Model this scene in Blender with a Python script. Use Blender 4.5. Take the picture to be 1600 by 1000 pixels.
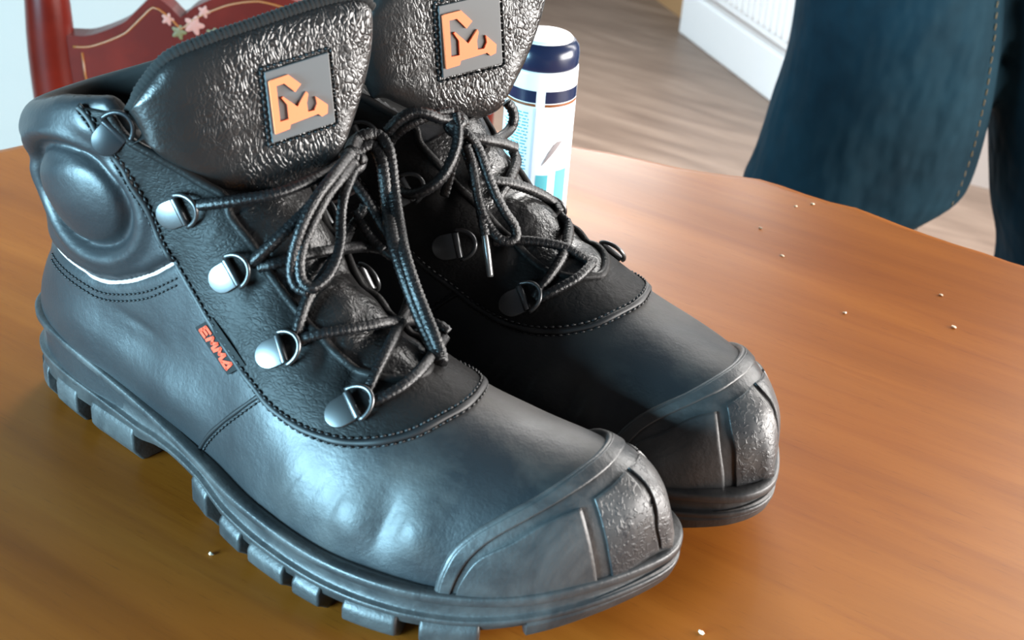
import bpy, bmesh, math
import numpy as np
from mathutils import Vector, Matrix
for o in list(bpy.data.objects): bpy.data.objects.remove(o)
scene = bpy.context.scene
COL = scene.collection
TZ0 = 0.75                      # table top height (m); boots are modelled in mm on it
# ------------------------------------------------------------------ camera
CAMR = ((0.834838, 0.546554, 0.065756), (-0.322334, 0.388496, 0.863233), (-0.446258, 0.741856, -0.500504))
CAMP = (0.463120, -0.372453, 0.366719 + TZ0)
cd = bpy.data.cameras.new('camera'); cam = bpy.data.objects.new('camera', cd); COL.objects.link(cam)
r, u, f = (Vector(v) for v in CAMR)
cam.matrix_world = Matrix(((r.x, u.x, -f.x, CAMP[0]), (r.y, u.y, -f.y, CAMP[1]), (r.z, u.z, -f.z, CAMP[2]), (0, 0, 0, 1)))
cd.sensor_width = 36; cd.lens = 2202.5 * 36 / 1600; cd.clip_start = 0.01
cd.dof.use_dof = True; cd.dof.focus_distance = 0.66; cd.dof.aperture_fstop = 20
scene.camera = cam
# room axes as seen from the table: RT to the right of the picture, DP away from the viewer
RT = np.array([0.856909, 0.515467]); DP = np.array([-0.515467, 0.856909])
YAW = math.atan2(RT[1], RT[0])
def room(a, b, z=0.0):
    """a metres to the right, b metres beyond the camera's foot point, z above the floor"""
    p = np.array(CAMP[:2]) + RT * a + DP * b
    return Vector((p[0], p[1], z))
# ------------------------------------------------------------------ world, lamps, exposure
w = bpy.data.worlds.new('world'); scene.world = w; w.use_nodes = True
bg = w.node_tree.nodes['Background']; bg.inputs[0].default_value = (0.80, 0.88, 1.0, 1); bg.inputs[1].default_value = 0.09
def area_light(name, loc, target, sx, sy, power, col):
    l = bpy.data.lights.new(name, 'AREA'); l.shape = 'RECTANGLE'; l.size = sx; l.size_y = sy
    l.energy = power; l.color = col
    o = bpy.data.objects.new(name, l); COL.objects.link(o); o.location = loc
    o.rotation_euler = (Vector(target) - Vector(loc)).to_track_quat('-Z', 'Y').to_euler()
    return o
BOOTS = (0.12, 0.05, 0.85)
area_light('window_light_back', room(0.85, 2.25, 1.68), BOOTS, 2.3, 1.4, 150, (1.0, 0.97, 0.93))
area_light('window_light_right', room(1.70, 0.42, 0.99), BOOTS, 1.5, 0.75, 120, (1.0, 0.96, 0.92))
area_light('window_light_left', room(-1.75, -0.80, 1.02), BOOTS, 1.3, 0.8, 265, (0.42, 0.79, 1.0))
area_light('fill_light_far', room(-0.75, 2.5, 1.6), room(0.50, 2.4, 0.5), 0.9, 1.2, 60, (0.75, 0.92, 1.0))  # unseen fill lamp, added to brighten the radiator and the jeans' left edge
scene.view_settings.view_transform = 'Standard'; scene.view_settings.look = 'None'
scene.view_settings.gamma = 1; scene.view_settings.use_curve_mapping = False
scene.view_settings.exposure = 0.0
# ------------------------------------------------------------------ measured curves of the boots and table (mm)
D = {
 'laces_near': {'to_top_ring':[[116.1,-30.1,132.6],[124.0,-28.5,135.3],[134.0,-22.0,137.9],[142.4,-12.0,139.8],[146.3,5.4,141.6],[142.1,27.9,139.5]],'to_second_ring':[[139.4,-26.4,114.5],[142.7,-25.4,118.5],[147.3,-17.9,125.9],[149.7,-6.1,132.6],[149.1,7.6,137.7],[142.6,29.2,139.2]],'left_loop':[[143.5,30.6,140.4],[151.7,12.2,140.9],[153.0,1.8,137.0],[154.5,-8.1,130.4],[155.1,-15.1,122.6],[156.5,-18.7,116.5],[159.5,-20.8,111.6],[163.2,-19.7,109.7],[164.9,-14.0,111.5],[163.4,-6.2,115.1],[159.9,1.1,120.6],[155.8,6.4,126.8],[153.5,11.1,133.8],[149.5,21.4,138.5]],'left_strand':[[147.1,22.8,145.3],[151.2,7.0,142.5],[152.4,-3.8,138.0],[153.3,-13.3,130.1],[153.6,-18.8,120.9],[154.9,-21.6,113.6],[157.8,-22.1,109.4],[162.1,-20.3,107.7]],'right_loop':[[141.9,29.3,142.3],[136.1,39.7,142.2],[137.6,44.4,143.6],[140.8,48.6,142.7],[146.5,47.3,139.4],[150.1,45.3,132.8],[154.2,41.9,124.5],[162.1,34.4,117.0],[175.2,20.5,114.0],[184.6,14.6,105.7],[192.8,10.9,97.5],[200.9,6.8,91.1],[205.9,4.9,85.4],[207.9,2.6,83.5]],'right_loop_inner':[[137.5,36.9,136.3],[138.7,41.4,139.6],[141.2,44.8,139.3],[146.3,43.4,135.6],[150.4,40.5,128.0],[155.0,37.0,118.0],[169.1,22.0,115.5],[177.8,15.7,109.8],[185.6,12.3,101.3],[194.0,8.7,93.3],[201.5,5.4,87.7],[207.2,2.4,83.9]],'cross_down':[[140.3,33.0,127.5],[147.1,32.9,122.1],[153.5,33.2,114.6],[161.0,32.0,108.1],[167.7,30.1,101.9],[174.4,25.4,96.0],[177.4,21.7,90.0],[185.8,5.9,92.0],[191.4,-7.1,91.6],[194.4,-16.8,89.0],[196.4,-24.6,85.5],[196.9,-28.6,81.6]],'third_ring_bar':[[166.1,-30.9,92.5],[168.4,-28.6,94.5],[173.5,-23.6,96.1],[180.6,-13.5,96.4],[185.3,-0.1,94.6],[183.7,21.0,85.0],[191.6,24.5,83.8],[195.1,25.0,81.9]],'third_ring_up':[[164.1,-30.0,94.3],[162.8,-25.5,99.8],[161.3,-19.4,104.9],[159.8,-9.0,109.5],[155.8,5.4,112.9],[145.6,23.9,110.7],[147.2,28.8,116.2],[147.3,31.9,120.2]],'upper_bar':[[142.2,-25.3,113.4],[147.2,-21.7,115.3],[151.4,-13.8,116.2],[154.2,-4.1,115.5],[155.7,7.5,112.8],[151.3,25.0,105.3],[158.2,28.6,105.3],[163.9,29.7,103.0]],'upper_cross':[[145.3,28.7,118.5],[148.8,28.4,113.5],[153.3,28.6,108.5],[159.9,28.6,105.0]],'front_bar':[[199.8,-30.6,79.4],[203.0,-26.5,81.4],[205.7,-20.5,83.4],[206.6,-13.9,84.9],[205.7,-5.9,85.7],[201.6,7.1,84.6],[194.3,23.6,79.9]]},
 'laces_far': {'left_loop':[[143.7,20.5,146.7],[147.1,23.0,142.2],[149.7,27.0,137.0],[151.0,32.4,131.2],[150.4,37.9,125.7],[146.6,43.4,120.9],[140.3,45.9,118.0],[131.0,43.4,118.1],[124.9,40.6,125.4],[124.8,39.5,134.6],[129.3,38.2,140.9],[133.6,34.1,144.5],[138.0,27.0,147.0],[141.3,19.9,147.0]],'arch_strand':[[126.6,43.8,141.3],[130.1,41.7,146.4],[133.9,36.9,149.4],[138.1,32.5,148.7],[141.3,26.9,145.7],[143.7,18.9,144.5]],'right_loop':[[145.4,20.5,140.9],[149.7,19.0,138.3],[153.7,17.3,133.1],[158.3,18.0,126.0],[163.4,18.3,117.4],[168.9,17.3,109.0],[173.0,15.5,103.1],[174.9,16.4,98.6],[173.3,19.6,96.9],[169.5,21.9,98.6],[164.5,22.8,103.6],[160.1,22.9,111.2],[156.7,22.2,120.2],[153.8,21.1,127.7],[149.7,20.6,135.0]],'stub':[[145.8,22.7,139.4],[149.7,17.4,137.2],[153.4,10.9,134.8],[155.7,1.9,131.2],[158.0,-4.9,127.6]],'aglet_strand':[[146.5,20.7,136.1],[151.2,19.7,127.9],[155.9,20.3,117.9],[160.7,23.0,108.4],[165.4,25.6,99.6]],'aglet':[[164.5,24.9,100.8],[167.1,26.6,95.3],[169.4,28.0,89.7],[171.5,29.0,83.5]],'top_lateral':[[137.1,-28.4,135.9],[139.1,-29.9,133.0],[141.2,-28.8,129.0],[141.4,-25.4,124.9],[147.6,-6.9,128.4],[147.7,4.6,129.1]],'lateral_down':[[145.9,-23.3,116.0],[151.3,-17.5,115.2],[156.0,-7.0,114.0],[158.1,0.7,111.8],[158.8,7.4,108.3]],'second_bar':[[150.2,16.2,115.0],[153.7,9.4,115.5],[158.3,1.2,113.5],[162.5,-8.0,109.2],[166.6,-16.8,103.7],[169.2,-23.0,98.3],[174.1,-19.8,96.6]],'lateral_cross':[[176.4,-17.4,96.3],[182.0,-15.1,94.7],[188.3,-4.2,92.8],[191.8,6.0,89.6],[192.3,14.4,85.5],[191.5,20.1,81.4],[190.6,23.2,77.4]],'third_bar':[[165.6,19.6,94.3],[174.3,12.1,95.0],[182.7,5.8,94.4],[190.3,0.5,92.5],[197.3,-2.9,88.9],[202.2,-6.1,85.6]],'front_bar':[[191.7,23.2,77.2],[195.7,19.9,80.4],[199.2,14.7,82.9],[201.9,8.2,85.1],[202.0,0.7,86.4],[200.7,-6.3,86.3]],'medial_up':[[145.7,17.6,132.9],[144.0,21.0,124.7],[143.0,22.6,116.1],[142.2,23.8,110.3]]},
 'tongue_near': [[[90.2,-38.9,163.1],[92.8,-38.2,159.6],[95.9,-37.4,156.1]],[[95.6,-36.5,172.8],[99.3,-35.8,161.9],[103.3,-34.5,148.2]],[[104.4,-28.8,184.9],[108.3,-28.5,164.7],[112.8,-28.1,141.1]],[[113.2,-15.5,190.8],[116.4,-17.7,164.9],[119.8,-20.6,134.6]],[[121.3,-0.6,194.8],[123.3,-5.6,165.7],[125.5,-11.9,130.6]],[[129.2,15.1,198.8],[130.2,6.8,166.5],[132.1,-1.3,128.8]],[[136.0,29.0,201.5],[137.2,20.9,169.5],[138.2,11.2,133.1]],[[140.9,38.1,201.3],[142.8,32.5,172.9],[142.1,21.1,141.2]],[[143.7,42.0,196.6],[145.4,38.1,174.6],[143.7,26.9,149.8]]],
 'tongue_far': [[[97.5,35.9,171.6],[102.6,33.7,158.5],[107.8,31.4,145.1]],[[105.6,27.5,187.8],[108.7,27.9,166.9],[112.0,28.0,145.9]],[[112.8,14.0,198.5],[114.7,18.6,171.6],[116.8,23.1,143.7]],[[119.8,1.5,200.4],[121.2,7.7,170.5],[122.8,14.3,138.5]],[[126.8,-11.4,201.2],[128.3,-3.8,168.0],[129.3,4.3,134.4]],[[133.8,-24.8,201.4],[136.0,-18.1,167.8],[136.0,-7.0,132.9]],[[140.9,-37.9,200.9],[142.3,-30.0,167.8],[140.3,-15.4,133.9]],[[145.3,-44.9,196.3],[146.6,-38.2,168.3],[141.8,-19.3,137.4]]],
 'badge_near': [[124.1,-0.4,179.0],[135.9,23.1,183.8],[139.7,21.7,156.9],[128.5,-0.6,152.3]],
 'badge_far': [[120.7,4.7,183.8],[133.9,-20.5,187.3],[138.5,-19.5,157.1],[125.3,5.7,153.8]],
 'facing_out': [[69.0,-39.2,162.2],[75.5,-39.0,155.7],[82.5,-37.1,146.0],[88.2,-34.8,135.1],[94.8,-33.0,124.5],[101.8,-31.9,111.3],[112.7,-32.5,100.0],[125.3,-34.2,88.3],[138.7,-36.7,78.9],[153.3,-40.5,72.3],[164.5,-42.5,67.9],[177.4,-43.0,65.6],[188.7,-41.9,65.3],[198.9,-39.7,66.3],[209.5,-34.4,68.6],[217.9,-26.3,71.5],[223.4,-14.2,74.5],[223.9,-0.5,75.3]],
 'facing_in': [[88.8,-35.8,154.4],[97.9,-32.2,149.4],[106.3,-27.9,144.3],[115.2,-24.1,139.1],[122.7,-21.3,134.9]],
 'facing_in2': [[126.8,-22.5,128.2],[137.1,-21.6,118.3],[145.3,-21.5,109.6],[155.2,-22.1,101.0],[169.7,-22.7,92.8],[184.1,-23.5,86.2],[196.9,-22.4,81.0],[204.7,-13.2,80.9]],
 'quarter': [[156.6,-41.4,70.7],[146.8,-42.8,60.5],[137.7,-42.3,50.5],[127.3,-41.1,37.7],[116.1,-38.6,19.6]],
 'pipe': [[23.2,-22.1,81.0],[37.3,-27.6,81.0],[47.5,-29.9,81.2],[58.3,-31.2,81.1],[72.6,-32.1,85.1],[90.2,-32.8,94.4],[104.3,-32.2,104.8]],
 'stitch1': [[48.3,-30.2,76.2],[59.8,-31.4,76.3],[72.2,-32.3,79.7],[89.7,-32.8,87.6],[108.5,-32.3,100.7]],
 'tag': [[119.5,-34.7,82.9],[125.2,-34.1,87.7],[144.1,-38.0,76.8],[138.5,-38.5,71.9]],
 'tabs': [[105.3,-30.9,126.3],[129.7,-29.5,106.7],[156.9,-34.2,85.4],[191.1,-35.4,73.9]],
 'rings': [[113.0,-28.0,131.1],[136.1,-25.6,112.2],[162.9,-30.2,89.2],[195.6,-29.7,77.1]],
 'hook': [[81.5,-38.0,152.5],[86.0,-36.6,158.2]],
 'crease1': [[180.0,-51.9,40.4],[185.8,-49.5,49.7],[192.3,-46.2,57.5]],
 'crease2': [[185.3,-52.7,39.0],[192.1,-49.7,49.3]],
 'crease3': [[222.7,-50.5,38.0],[226.8,-45.6,48.1],[229.8,-41.5,53.4]],
 'crease4': [[71.0,-32.4,67.3],[82.6,-33.1,65.9],[94.3,-33.8,67.7]],
 'edge': [[26.1,394.2,0.0],[39.3,397.4,0.0],[64.4,405.5,0.0],[86.4,409.7,0.0],[116.5,415.8,0.0],[139.6,425.6,0.0],[163.1,434.3,0.0],[186.3,432.5,0.0],[208.6,431.7,0.0],[228.9,434.6,0.0],[251.5,430.2,0.0],[272.9,427.6,0.0],[293.5,426.0,0.0],[313.0,426.2,0.0],[332.6,424.7,0.0]],
 'crumbs': [[217.2,333.8,0.0],[203.5,412.5,0.0],[196.1,402.4,0.0],[272.1,292.8,0.0],[324.7,316.9,0.0],[191.9,359.0,0.0],[322.2,18.3,0.0],[135.3,-39.8,0.0],[145.2,-60.3,0.0],[307.3,348.1,0.0]],
}
def pchip(x,xs,ys):
    xs=np.asarray(xs,float);ys=np.asarray(ys,float)
    h=np.diff(xs);d=np.diff(ys)/h
    m=np.zeros(len(xs))
    for i in range(1,len(xs)-1):
        if d[i-1]*d[i]>0:
            w1=2*h[i]+h[i-1];w2=h[i]+2*h[i-1]
            m[i]=(w1+w2)/(w1/d[i-1]+w2/d[i])
    m[0]=d[0];m[-1]=d[-1]
    x=np.clip(x,xs[0],xs[-1])
    k=np.clip(np.searchsorted(xs,x)-1,0,len(h)-1)
    t=(x-xs[k])/h[k];t2=t*t;t3=t2*t
    return (2*t3-3*t2+1)*ys[k]+(t3-2*t2+t)*h[k]*m[k]+(-2*t3+3*t2)*ys[k+1]+(t3-t2)*h[k]*m[k+1]
def smin(a,b,k):
    h=np.clip(.5+.5*(b-a)/k,0,1)
    return b*(1-h)+a*h-k*h*(1-h)
def smax(a,b,k): return -smin(-a,-b,k)
def sstep(a,b,x):
    t=np.clip((x-a)/(b-a),0,1);return t*t*(3-2*t)
H=1.5
GX=np.arange(-14,324,H);GY=np.arange(-72,72.1,H);GZ=np.arange(0,190,H)
# half widths of the upper at the feather line, lateral (-y) and medial (+y)
LATX=[1,3,7,14,28,50,90,130,165,200,235,258,276,288,296,302]
LATY=[4,9,14,18.5,24,28.5,33.5,42,52,55.5,50.5,42,29,15,2,-15]
MEDX=LATX
MEDY=[10,16,22,28,33.5,36,36,36,38.5,43,45.5,45,41,34,26,20]
def lat(x): return pchip(x,LATX,LATY)
def med(x): return pchip(x,MEDX,MEDY)
TX=[-10,60,105,118,130,142,155,170,187,205,222,240,258,276,288,297,304,309]
TZ=[100,112,130,136,129,118,107,97.5,89,81.5,76,73,71,68.5,63.5,57,47,36]
def Tz(x): return pchip(x,TX,TZ)
ZBX=[-10,0,30,60,90,120,160,200,240,270,290,320]
ZB=[44,43,41,37,33,30,27.5,26,26,28,31,33]
def zrand(x): return pchip(x,ZBX,ZB)
BKZ=[30,45,53,65,76,85,97,108,117,125,132,139,147,160,190];BKX=[0.5,.5,1.5,5,9,9.5,8.5,7,5.5,6,6.5,8,11,16,24]
FRZ=[30,60,80,100,120,140,150,160,175,190];FRX=[150,158,155,146,134,122,117,113,109,106]
HBZ=[30,60,80,100,120,140,155,170,190];HB=[32,32.5,33,33,34.5,37.5,39.5,39.5,38.5]
RIMX=[-10,5,25,55,80,95,140];RIM=[139,141,149,162,168,168,166]
def shaft(x,y,z,f=1.0):
    bx=pchip(z,BKZ,BKX);fx=pchip(z,FRZ,FRX);b=pchip(z,HBZ,HB)
    xc=(bx+fx)/2;a=(fx-bx)/2
    return ((np.abs((x-xc)/a)**2.3+np.abs((y-3+np.clip((z-60)/60,0,1)*3)/b)**2.3)**(1/2.3)-f)*35
def base(x,y,z):
    xw=np.maximum(x,60);L=lat(xw);M=med(xw);W=np.maximum((L+M)/2,.5);yc=(M-L)/2
    z0=zrand(x);T=Tz(x)
    u=np.abs(y-yc)/W
    q=np.clip((z-z0)/np.maximum(T-z0,4),0,None)
    pw=pchip(x,[0,120,180,240,310],[2.0,1.7,1.55,1.7,2.2])
    bx=pchip(z,BKZ,BKX)
    e=np.clip(60-x,0,None)/(60-bx)
    e=e+np.clip(x-293,0,None)/10.5
    ar=((u**2.2+e**2.2)+q**pw)**(1/2.0)
    foot=(ar-1)*np.minimum(W,25)
    sh=shaft(x,y,z)
    return smin(foot,sh,12)
def grid():
    return np.meshgrid(GX,GY,GZ,indexing='ij')
def normalise(F,h=H,kmax=4):
    g=np.gradient(F,h);n=np.sqrt(g[0]**2+g[1]**2+g[2]**2)
    return F/np.maximum(n,.05)
def samp(F,P,org,h):
    p=(np.asarray(P,float)-org)/h
    i=np.clip(np.floor(p).astype(int),0,np.array(F.shape)-2);t=np.clip(p-i,0,1)
    o=0
    for a in (0,1):
        for b in (0,1):
            for c in (0,1):
                w=(t[...,0] if a else 1-t[...,0])*(t[...,1] if b else 1-t[...,1])*(t[...,2] if c else 1-t[...,2])
                o=o+w*F[i[...,0]+a,i[...,1]+b,i[...,2]+c]
    return o
def nets(F,org,h):
    """surface nets: vertices + quads of the zero set of F (negative inside)"""
    s=F<0;n=F.shape
    cs=np.zeros([k-1 for k in n],np.int8)
    for a in (0,1):
        for b in (0,1):
            for c in (0,1): cs+=s[a:n[0]-1+a,b:n[1]-1+b,c:n[2]-1+c]
    act=(cs>0)&(cs<8);ii=np.argwhere(act);idx=-np.ones(act.shape,np.int64);idx[act]=np.arange(len(ii))
    acc=np.zeros((len(ii),3));cnt=np.zeros(len(ii))
    cor=[(a,b,c) for a in (0,1) for b in (0,1) for c in (0,1)]
    for p in cor:
        for ax in range(3):
            if p[ax]==0:
                r=list(p);r[ax]=1
                fa=F[ii[:,0]+p[0],ii[:,1]+p[1],ii[:,2]+p[2]];fb=F[ii[:,0]+r[0],ii[:,1]+r[1],ii[:,2]+r[2]]
                m=(fa<0)!=(fb<0);t=np.where(m,fa/np.where(m,fa-fb,1),0)
                e=np.array(p,float)[None]+t[:,None]*np.eye(3)[ax][None]
                acc+=np.where(m[:,None],e,0);cnt+=m
    V=(ii+acc/cnt[:,None])*h+np.array(org)
    Q=[]
    for ax in range(3):
        A=np.moveaxis(s,ax,0);I=np.moveaxis(idx,ax,0)
        # edges along ax, interior in the two others
        e=A[:-1,1:-1,1:-1]!=A[1:,1:-1,1:-1];k=np.argwhere(e)
        if not len(k): continue
        x,y,z=k[:,0],k[:,1]+1,k[:,2]+1
        q=np.stack([I[x,y-1,z-1],I[x,y,z-1],I[x,y,z],I[x,y-1,z]],1)
        ins=A[x,y,z]
        flip=ins if ax!=1 else ~ins
        q=np.where(flip[:,None],q,q[:,::-1]);Q.append(q)
    return V,np.concatenate(Q)
# ------------------------------------------------------------------ materials
def mat(name, col, rough=0.5, metal=0.0, spec=0.5):
    m = bpy.data.materials.new(name); m.use_nodes = True
    b = m.node_tree.nodes['Principled BSDF']
    b.inputs['Base Color'].default_value = (*col, 1); b.inputs['Roughness'].default_value = rough
    b.inputs['Metallic'].default_value = metal; b.inputs['Specular IOR Level'].default_value = spec
    return m
class N:
    """tiny node-graph helper"""
    def __init__(s, m): s.m = m; s.t = m.node_tree; s.b = s.t.nodes['Principled BSDF']; s._c = None
    def n(s, typ, **k):
        x = s.t.nodes.new(typ)
        for a, v in k.items():
            if a.startswith('i_'):
                x.inputs[int(a[2:]) if a[2:].isdigit() else a[2:].replace('_', ' ')].default_value = v
            else: setattr(x, a, v)
        return x
    def l(s, a, b): s.t.links.new(a, b)
    def co(s, scale=(1, 1, 1), rot=(0, 0, 0)):
        tc = s.n('ShaderNodeTexCoord'); mp = s.n('ShaderNodeMapping')
        mp.inputs['Scale'].default_value = scale; mp.inputs['Rotation'].default_value = rot
        s.l(tc.outputs['Object'], mp.inputs['Vector']); return mp.outputs[0]
    def noise(s, vec, scale, detail=4, rough=0.55, dist=0.0):
        x = s.n('ShaderNodeTexNoise'); x.inputs['Scale'].default_value = scale; x.inputs['Detail'].default_value = detail
        x.inputs['Roughness'].default_value = rough; x.inputs['Distortion'].default_value = dist
        s.l(vec, x.inputs['Vector']); return x.outputs['Fac']
    def ramp(s, fac, stops):
        x = s.n('ShaderNodeValToRGB'); e = x.color_ramp.elements
        while len(e) < len(stops): e.new(0.5)
        for k, (p, c) in enumerate(stops):
            e[k].position = p; e[k].color = (*c, 1) if isinstance(c, tuple) else (c, c, c, 1)
        s.l(fac, x.inputs[0]); return x.outputs[0]
    def mix(s, fac, a, b, mode='MIX'):
        x = s.n('ShaderNodeMixRGB', blend_type=mode)
        for i, v in ((0, fac), (1, a), (2, b)):
            if hasattr(v, 'is_linked'): s.l(v, x.inputs[i])
            else: x.inputs[i].default_value = v if i == 0 else (*v, 1)
        return x.outputs[0]
    def math(s, op, a, b=0.0):
        x = s.n('ShaderNodeMath', operation=op)
        for i, v in ((0, a), (1, b)):
            if hasattr(v, 'is_linked'): s.l(v, x.inputs[i])
            else: x.inputs[i].default_value = v
        return x.outputs[0]
    def bump(s, h, strength, dist, prev=None):
        x = s.n('ShaderNodeBump'); x.inputs['Strength'].default_value = strength; x.inputs['Distance'].default_value = dist
        s.l(h, x.inputs['Height'])
        if prev is not None: s.l(prev, x.inputs['Normal'])
        s.l(x.outputs[0], s.b.inputs['Normal']); return x.outputs[0]
    def color(s, c): s.l(c, s.b.inputs['Base Color'])
    def rough(s, c): s.l(c, s.b.inputs['Roughness'])

# smooth dark leather of the shoe body, with worn dusty patches and fine grain
LEATHER = mat('black_leather', (0.014, 0.015, 0.017), 0.36)
g = N(LEATHER); v = g.co()
dust = g.ramp(g.noise(v, 22, 5, 0.6, 0.4), [(0.42, 0.0), (0.72, 1.0)])
sx = g.n('ShaderNodeSeparateXYZ'); g.l(v, sx.inputs[0])
zone = g.n('ShaderNodeMapRange'); g.l(sx.outputs[0], zone.inputs[0])
for i, val in ((1, 0.15), (2, 0.24), (3, 0.12), (4, 1.0)): zone.inputs[i].default_value = val
dust = g.math('MULTIPLY', dust, zone.outputs[0])
g.color(g.mix(dust, (0.016, 0.0175, 0.020), (0.052, 0.047, 0.043)))
g.rough(g.math('ADD', g.math('MULTIPLY', dust, 0.20), g.math('ADD', 0.36, g.math('MULTIPLY', g.noise(v, 60, 3), 0.12))))
b1 = g.bump(g.noise(v, 900, 3), 0.12, 0.0006)
g.bump(g.noise(v, 95, 4, 0.6), 0.09, 0.004, b1)
# grained (tumbled) leather of tongue; softly crinkled leather of the lace panel
def grained(name, scale, strength, soft, stretch, r0=0.27, spec=0.5, side=False):
    m = mat(name, (0.012, 0.0115, 0.0115), 0.32, spec=spec); g = N(m); v = g.co(stretch)
    wob = g.n('ShaderNodeTexNoise'); wob.inputs['Scale'].default_value = 140; g.l(v, wob.inputs['Vector'])
    va = g.n('ShaderNodeVectorMath', operation='MULTIPLY_ADD'); g.l(wob.outputs['Color'], va.inputs[0]); va.inputs[1].default_value = (0.006, 0.006, 0.006); g.l(v, va.inputs[2])
    vo = g.n('ShaderNodeTexVoronoi', feature='DISTANCE_TO_EDGE'); vo.inputs['Scale'].default_value = scale; g.l(va.outputs[0], vo.inputs['Vector'])
    h1 = g.ramp(vo.outputs['Distance'], [(0.0, 0.0), (0.25, 1.0)])
    amt = g.ramp(g.noise(g.co(), 45, 3), [(0.35, 0.15), (0.6, 1.0)])
    if side:        # the embossed grain fades out towards the smooth outer gusset
        sy = g.n('ShaderNodeSeparateXYZ'); g.l(g.co(), sy.inputs[0]); mr = g.n('ShaderNodeMapRange'); g.l(sy.outputs[1], mr.inputs[0])
        for i, val in ((1, -0.028), (2, 0.002), (3, 0.06), (4, 1.0)): mr.inputs[i].default_value = val
        amt = g.math('MULTIPLY', amt, mr.outputs[0])
    b1 = g.bump(g.math('MULTIPLY', h1, amt), strength, 0.0006)
    g.bump(g.noise(g.co(), 120, 4, 0.6), soft, 0.004, b1)
    g.rough(g.math('ADD', r0, g.math('MULTIPLY', g.noise(g.co(), 50, 3), 0.14)))
    return m
GRAIN = grained('grained_black_leather', 560, 0.46, 0.16, (1, 1, 0.62), 0.22, 0.6, True)
CRINKLE = grained('crinkled_black_leather', 480, 0.22, 0.16, (0.7, 0.7, 1.5), 0.40, 0.15)
GUSSET = grained('glossy_wrinkled_leather', 360, 0.20, 0.42, (0.8, 0.8, 1.6), 0.24, 0.6)
DARKM = mat('black_enamelled_hook', (0.02, 0.022, 0.025), 0.3, 0.3)
# black rubber of sole and bumper cap
RUBBER = mat('black_rubber', (0.035, 0.037, 0.040), 0.48)
g = N(RUBBER); v = g.co()
dd = g.ramp(g.noise(v, 35, 6, 0.65, 0.5), [(0.4, 0.0), (0.75, 1.0)])
g.color(g.mix(dd, (0.024, 0.026, 0.028), (0.070, 0.066, 0.064)))
g.rough(g.math('ADD', 0.36, g.math('MULTIPLY', dd, 0.22)))
g.bump(g.noise(v, 420, 3, 0.6), 0.25, 0.0009)
RUBBERT = mat('textured_cap_rubber', (0.035, 0.036, 0.038), 0.40)
g = N(RUBBERT); v = g.co()
dd = g.ramp(g.noise(v, 45, 6, 0.65, 0.5), [(0.45, 0.0), (0.75, 1.0)])
g.color(g.mix(dd, (0.024, 0.025, 0.027), (0.080, 0.075, 0.071)))
b1 = g.bump(g.ramp(g.noise(v, 380, 2, 0.5, 1.0), [(0.50, 0.0), (0.64, 1.0)]), 0.25, 0.0008)
LACE = mat('black_lace_cord', (0.010, 0.010, 0.011), 0.36)
g = N(LACE); v = g.co()
g.color(g.mix(g.ramp(g.noise(v, 900, 2), [(0.55, 0.0), (0.85, 1.0)]), (0.004, 0.004, 0.0045), (0.03, 0.03, 0.032)))
g.bump(g.noise(v, 1500, 2), 0.5, 0.0006)
SEAM = mat('black_seam_thread', (0.008, 0.008, 0.009), 0.55)
LINING = mat('black_textile_lining', (0.008, 0.008, 0.008), 0.95)
STEEL = mat('dull_grey_steel', (0.12, 0.122, 0.125), 0.36, 0.9)
PATCH = mat('dark_grey_badge_rubber', (0.085, 0.088, 0.09), 0.5)
ORANGE = mat('orange_rubber', (0.85, 0.21, 0.085), 0.5, spec=0.3)
REDOR = mat('red_orange_print', (0.72, 0.075, 0.03), 0.6, spec=0.2)
TAGM = mat('black_label_rubber', (0.010, 0.010, 0.010), 0.7, spec=0.2)
PIPE = mat('pale_reflective_piping', (0.55, 0.43, 0.41), 0.45)
AGLET = mat('clear_lace_tip', (0.25, 0.25, 0.25), 0.2, 0.6)

# ------------------------------------------------------------------ mesh helpers (boot parts in mm)
S = 0.001
def obj(name, V, F, m, parent=None, smooth=True, scale=S, mirror=False, label=None, kind=None, recalc=False):
    V = np.asarray(V, float) * scale
    if mirror: V = V * np.array([1, -1, 1])
    me = bpy.data.meshes.new(name)
    if isinstance(F, np.ndarray):
        F = F[:, ::-1] if mirror else F
        n = len(F); k = F.shape[1]
        me.vertices.add(len(V)); me.vertices.foreach_set('co', V.ravel())
        me.loops.add(n * k); me.loops.foreach_set('vertex_index', np.ascontiguousarray(F).ravel().astype(np.int32))
        me.polygons.add(n); me.polygons.foreach_set('loop_start', np.arange(0, n * k, k, dtype=np.int32))
        me.update(calc_edges=True); me.validate()
    else:
        me.from_pydata([tuple(p) for p in V], [], [tuple(reversed(q)) if mirror else tuple(q) for q in F])
    if recalc:
        bm = bmesh.new(); bm.from_mesh(me); bmesh.ops.recalc_face_normals(bm, faces=bm.faces); bm.to_mesh(me); bm.free()
    if smooth: me.polygons.foreach_set('use_smooth', [True] * len(me.polygons))
    me.materials.append(m)
    o = bpy.data.objects.new(name, me); COL.objects.link(o)
    if parent is not None: o.parent = parent
    if label: o['label'] = label
    if kind: o['kind'] = kind
    return o
def thing(name, label, cat, loc=(0, 0, 0), rz=0, group=None):
    o = bpy.data.objects.new(name, None); COL.objects.link(o); o.location = loc; o.rotation_euler = (0, 0, rz)
    o.empty_display_size = 0.05; o['label'] = label; o['category'] = cat
    if group: o['group'] = group
    return o
class MB:
    def __init__(s): s.V = []; s.F = []; s.n = 0
    def add(s, V, F):
        V = np.asarray(V, float); s.V.append(V); s.F += [tuple(int(i) + s.n for i in q) for q in F]; s.n += len(V); return s
    def out(s, name, m, parent=None, **k): return obj(name, np.concatenate(s.V), s.F, m, parent, **k)
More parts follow.
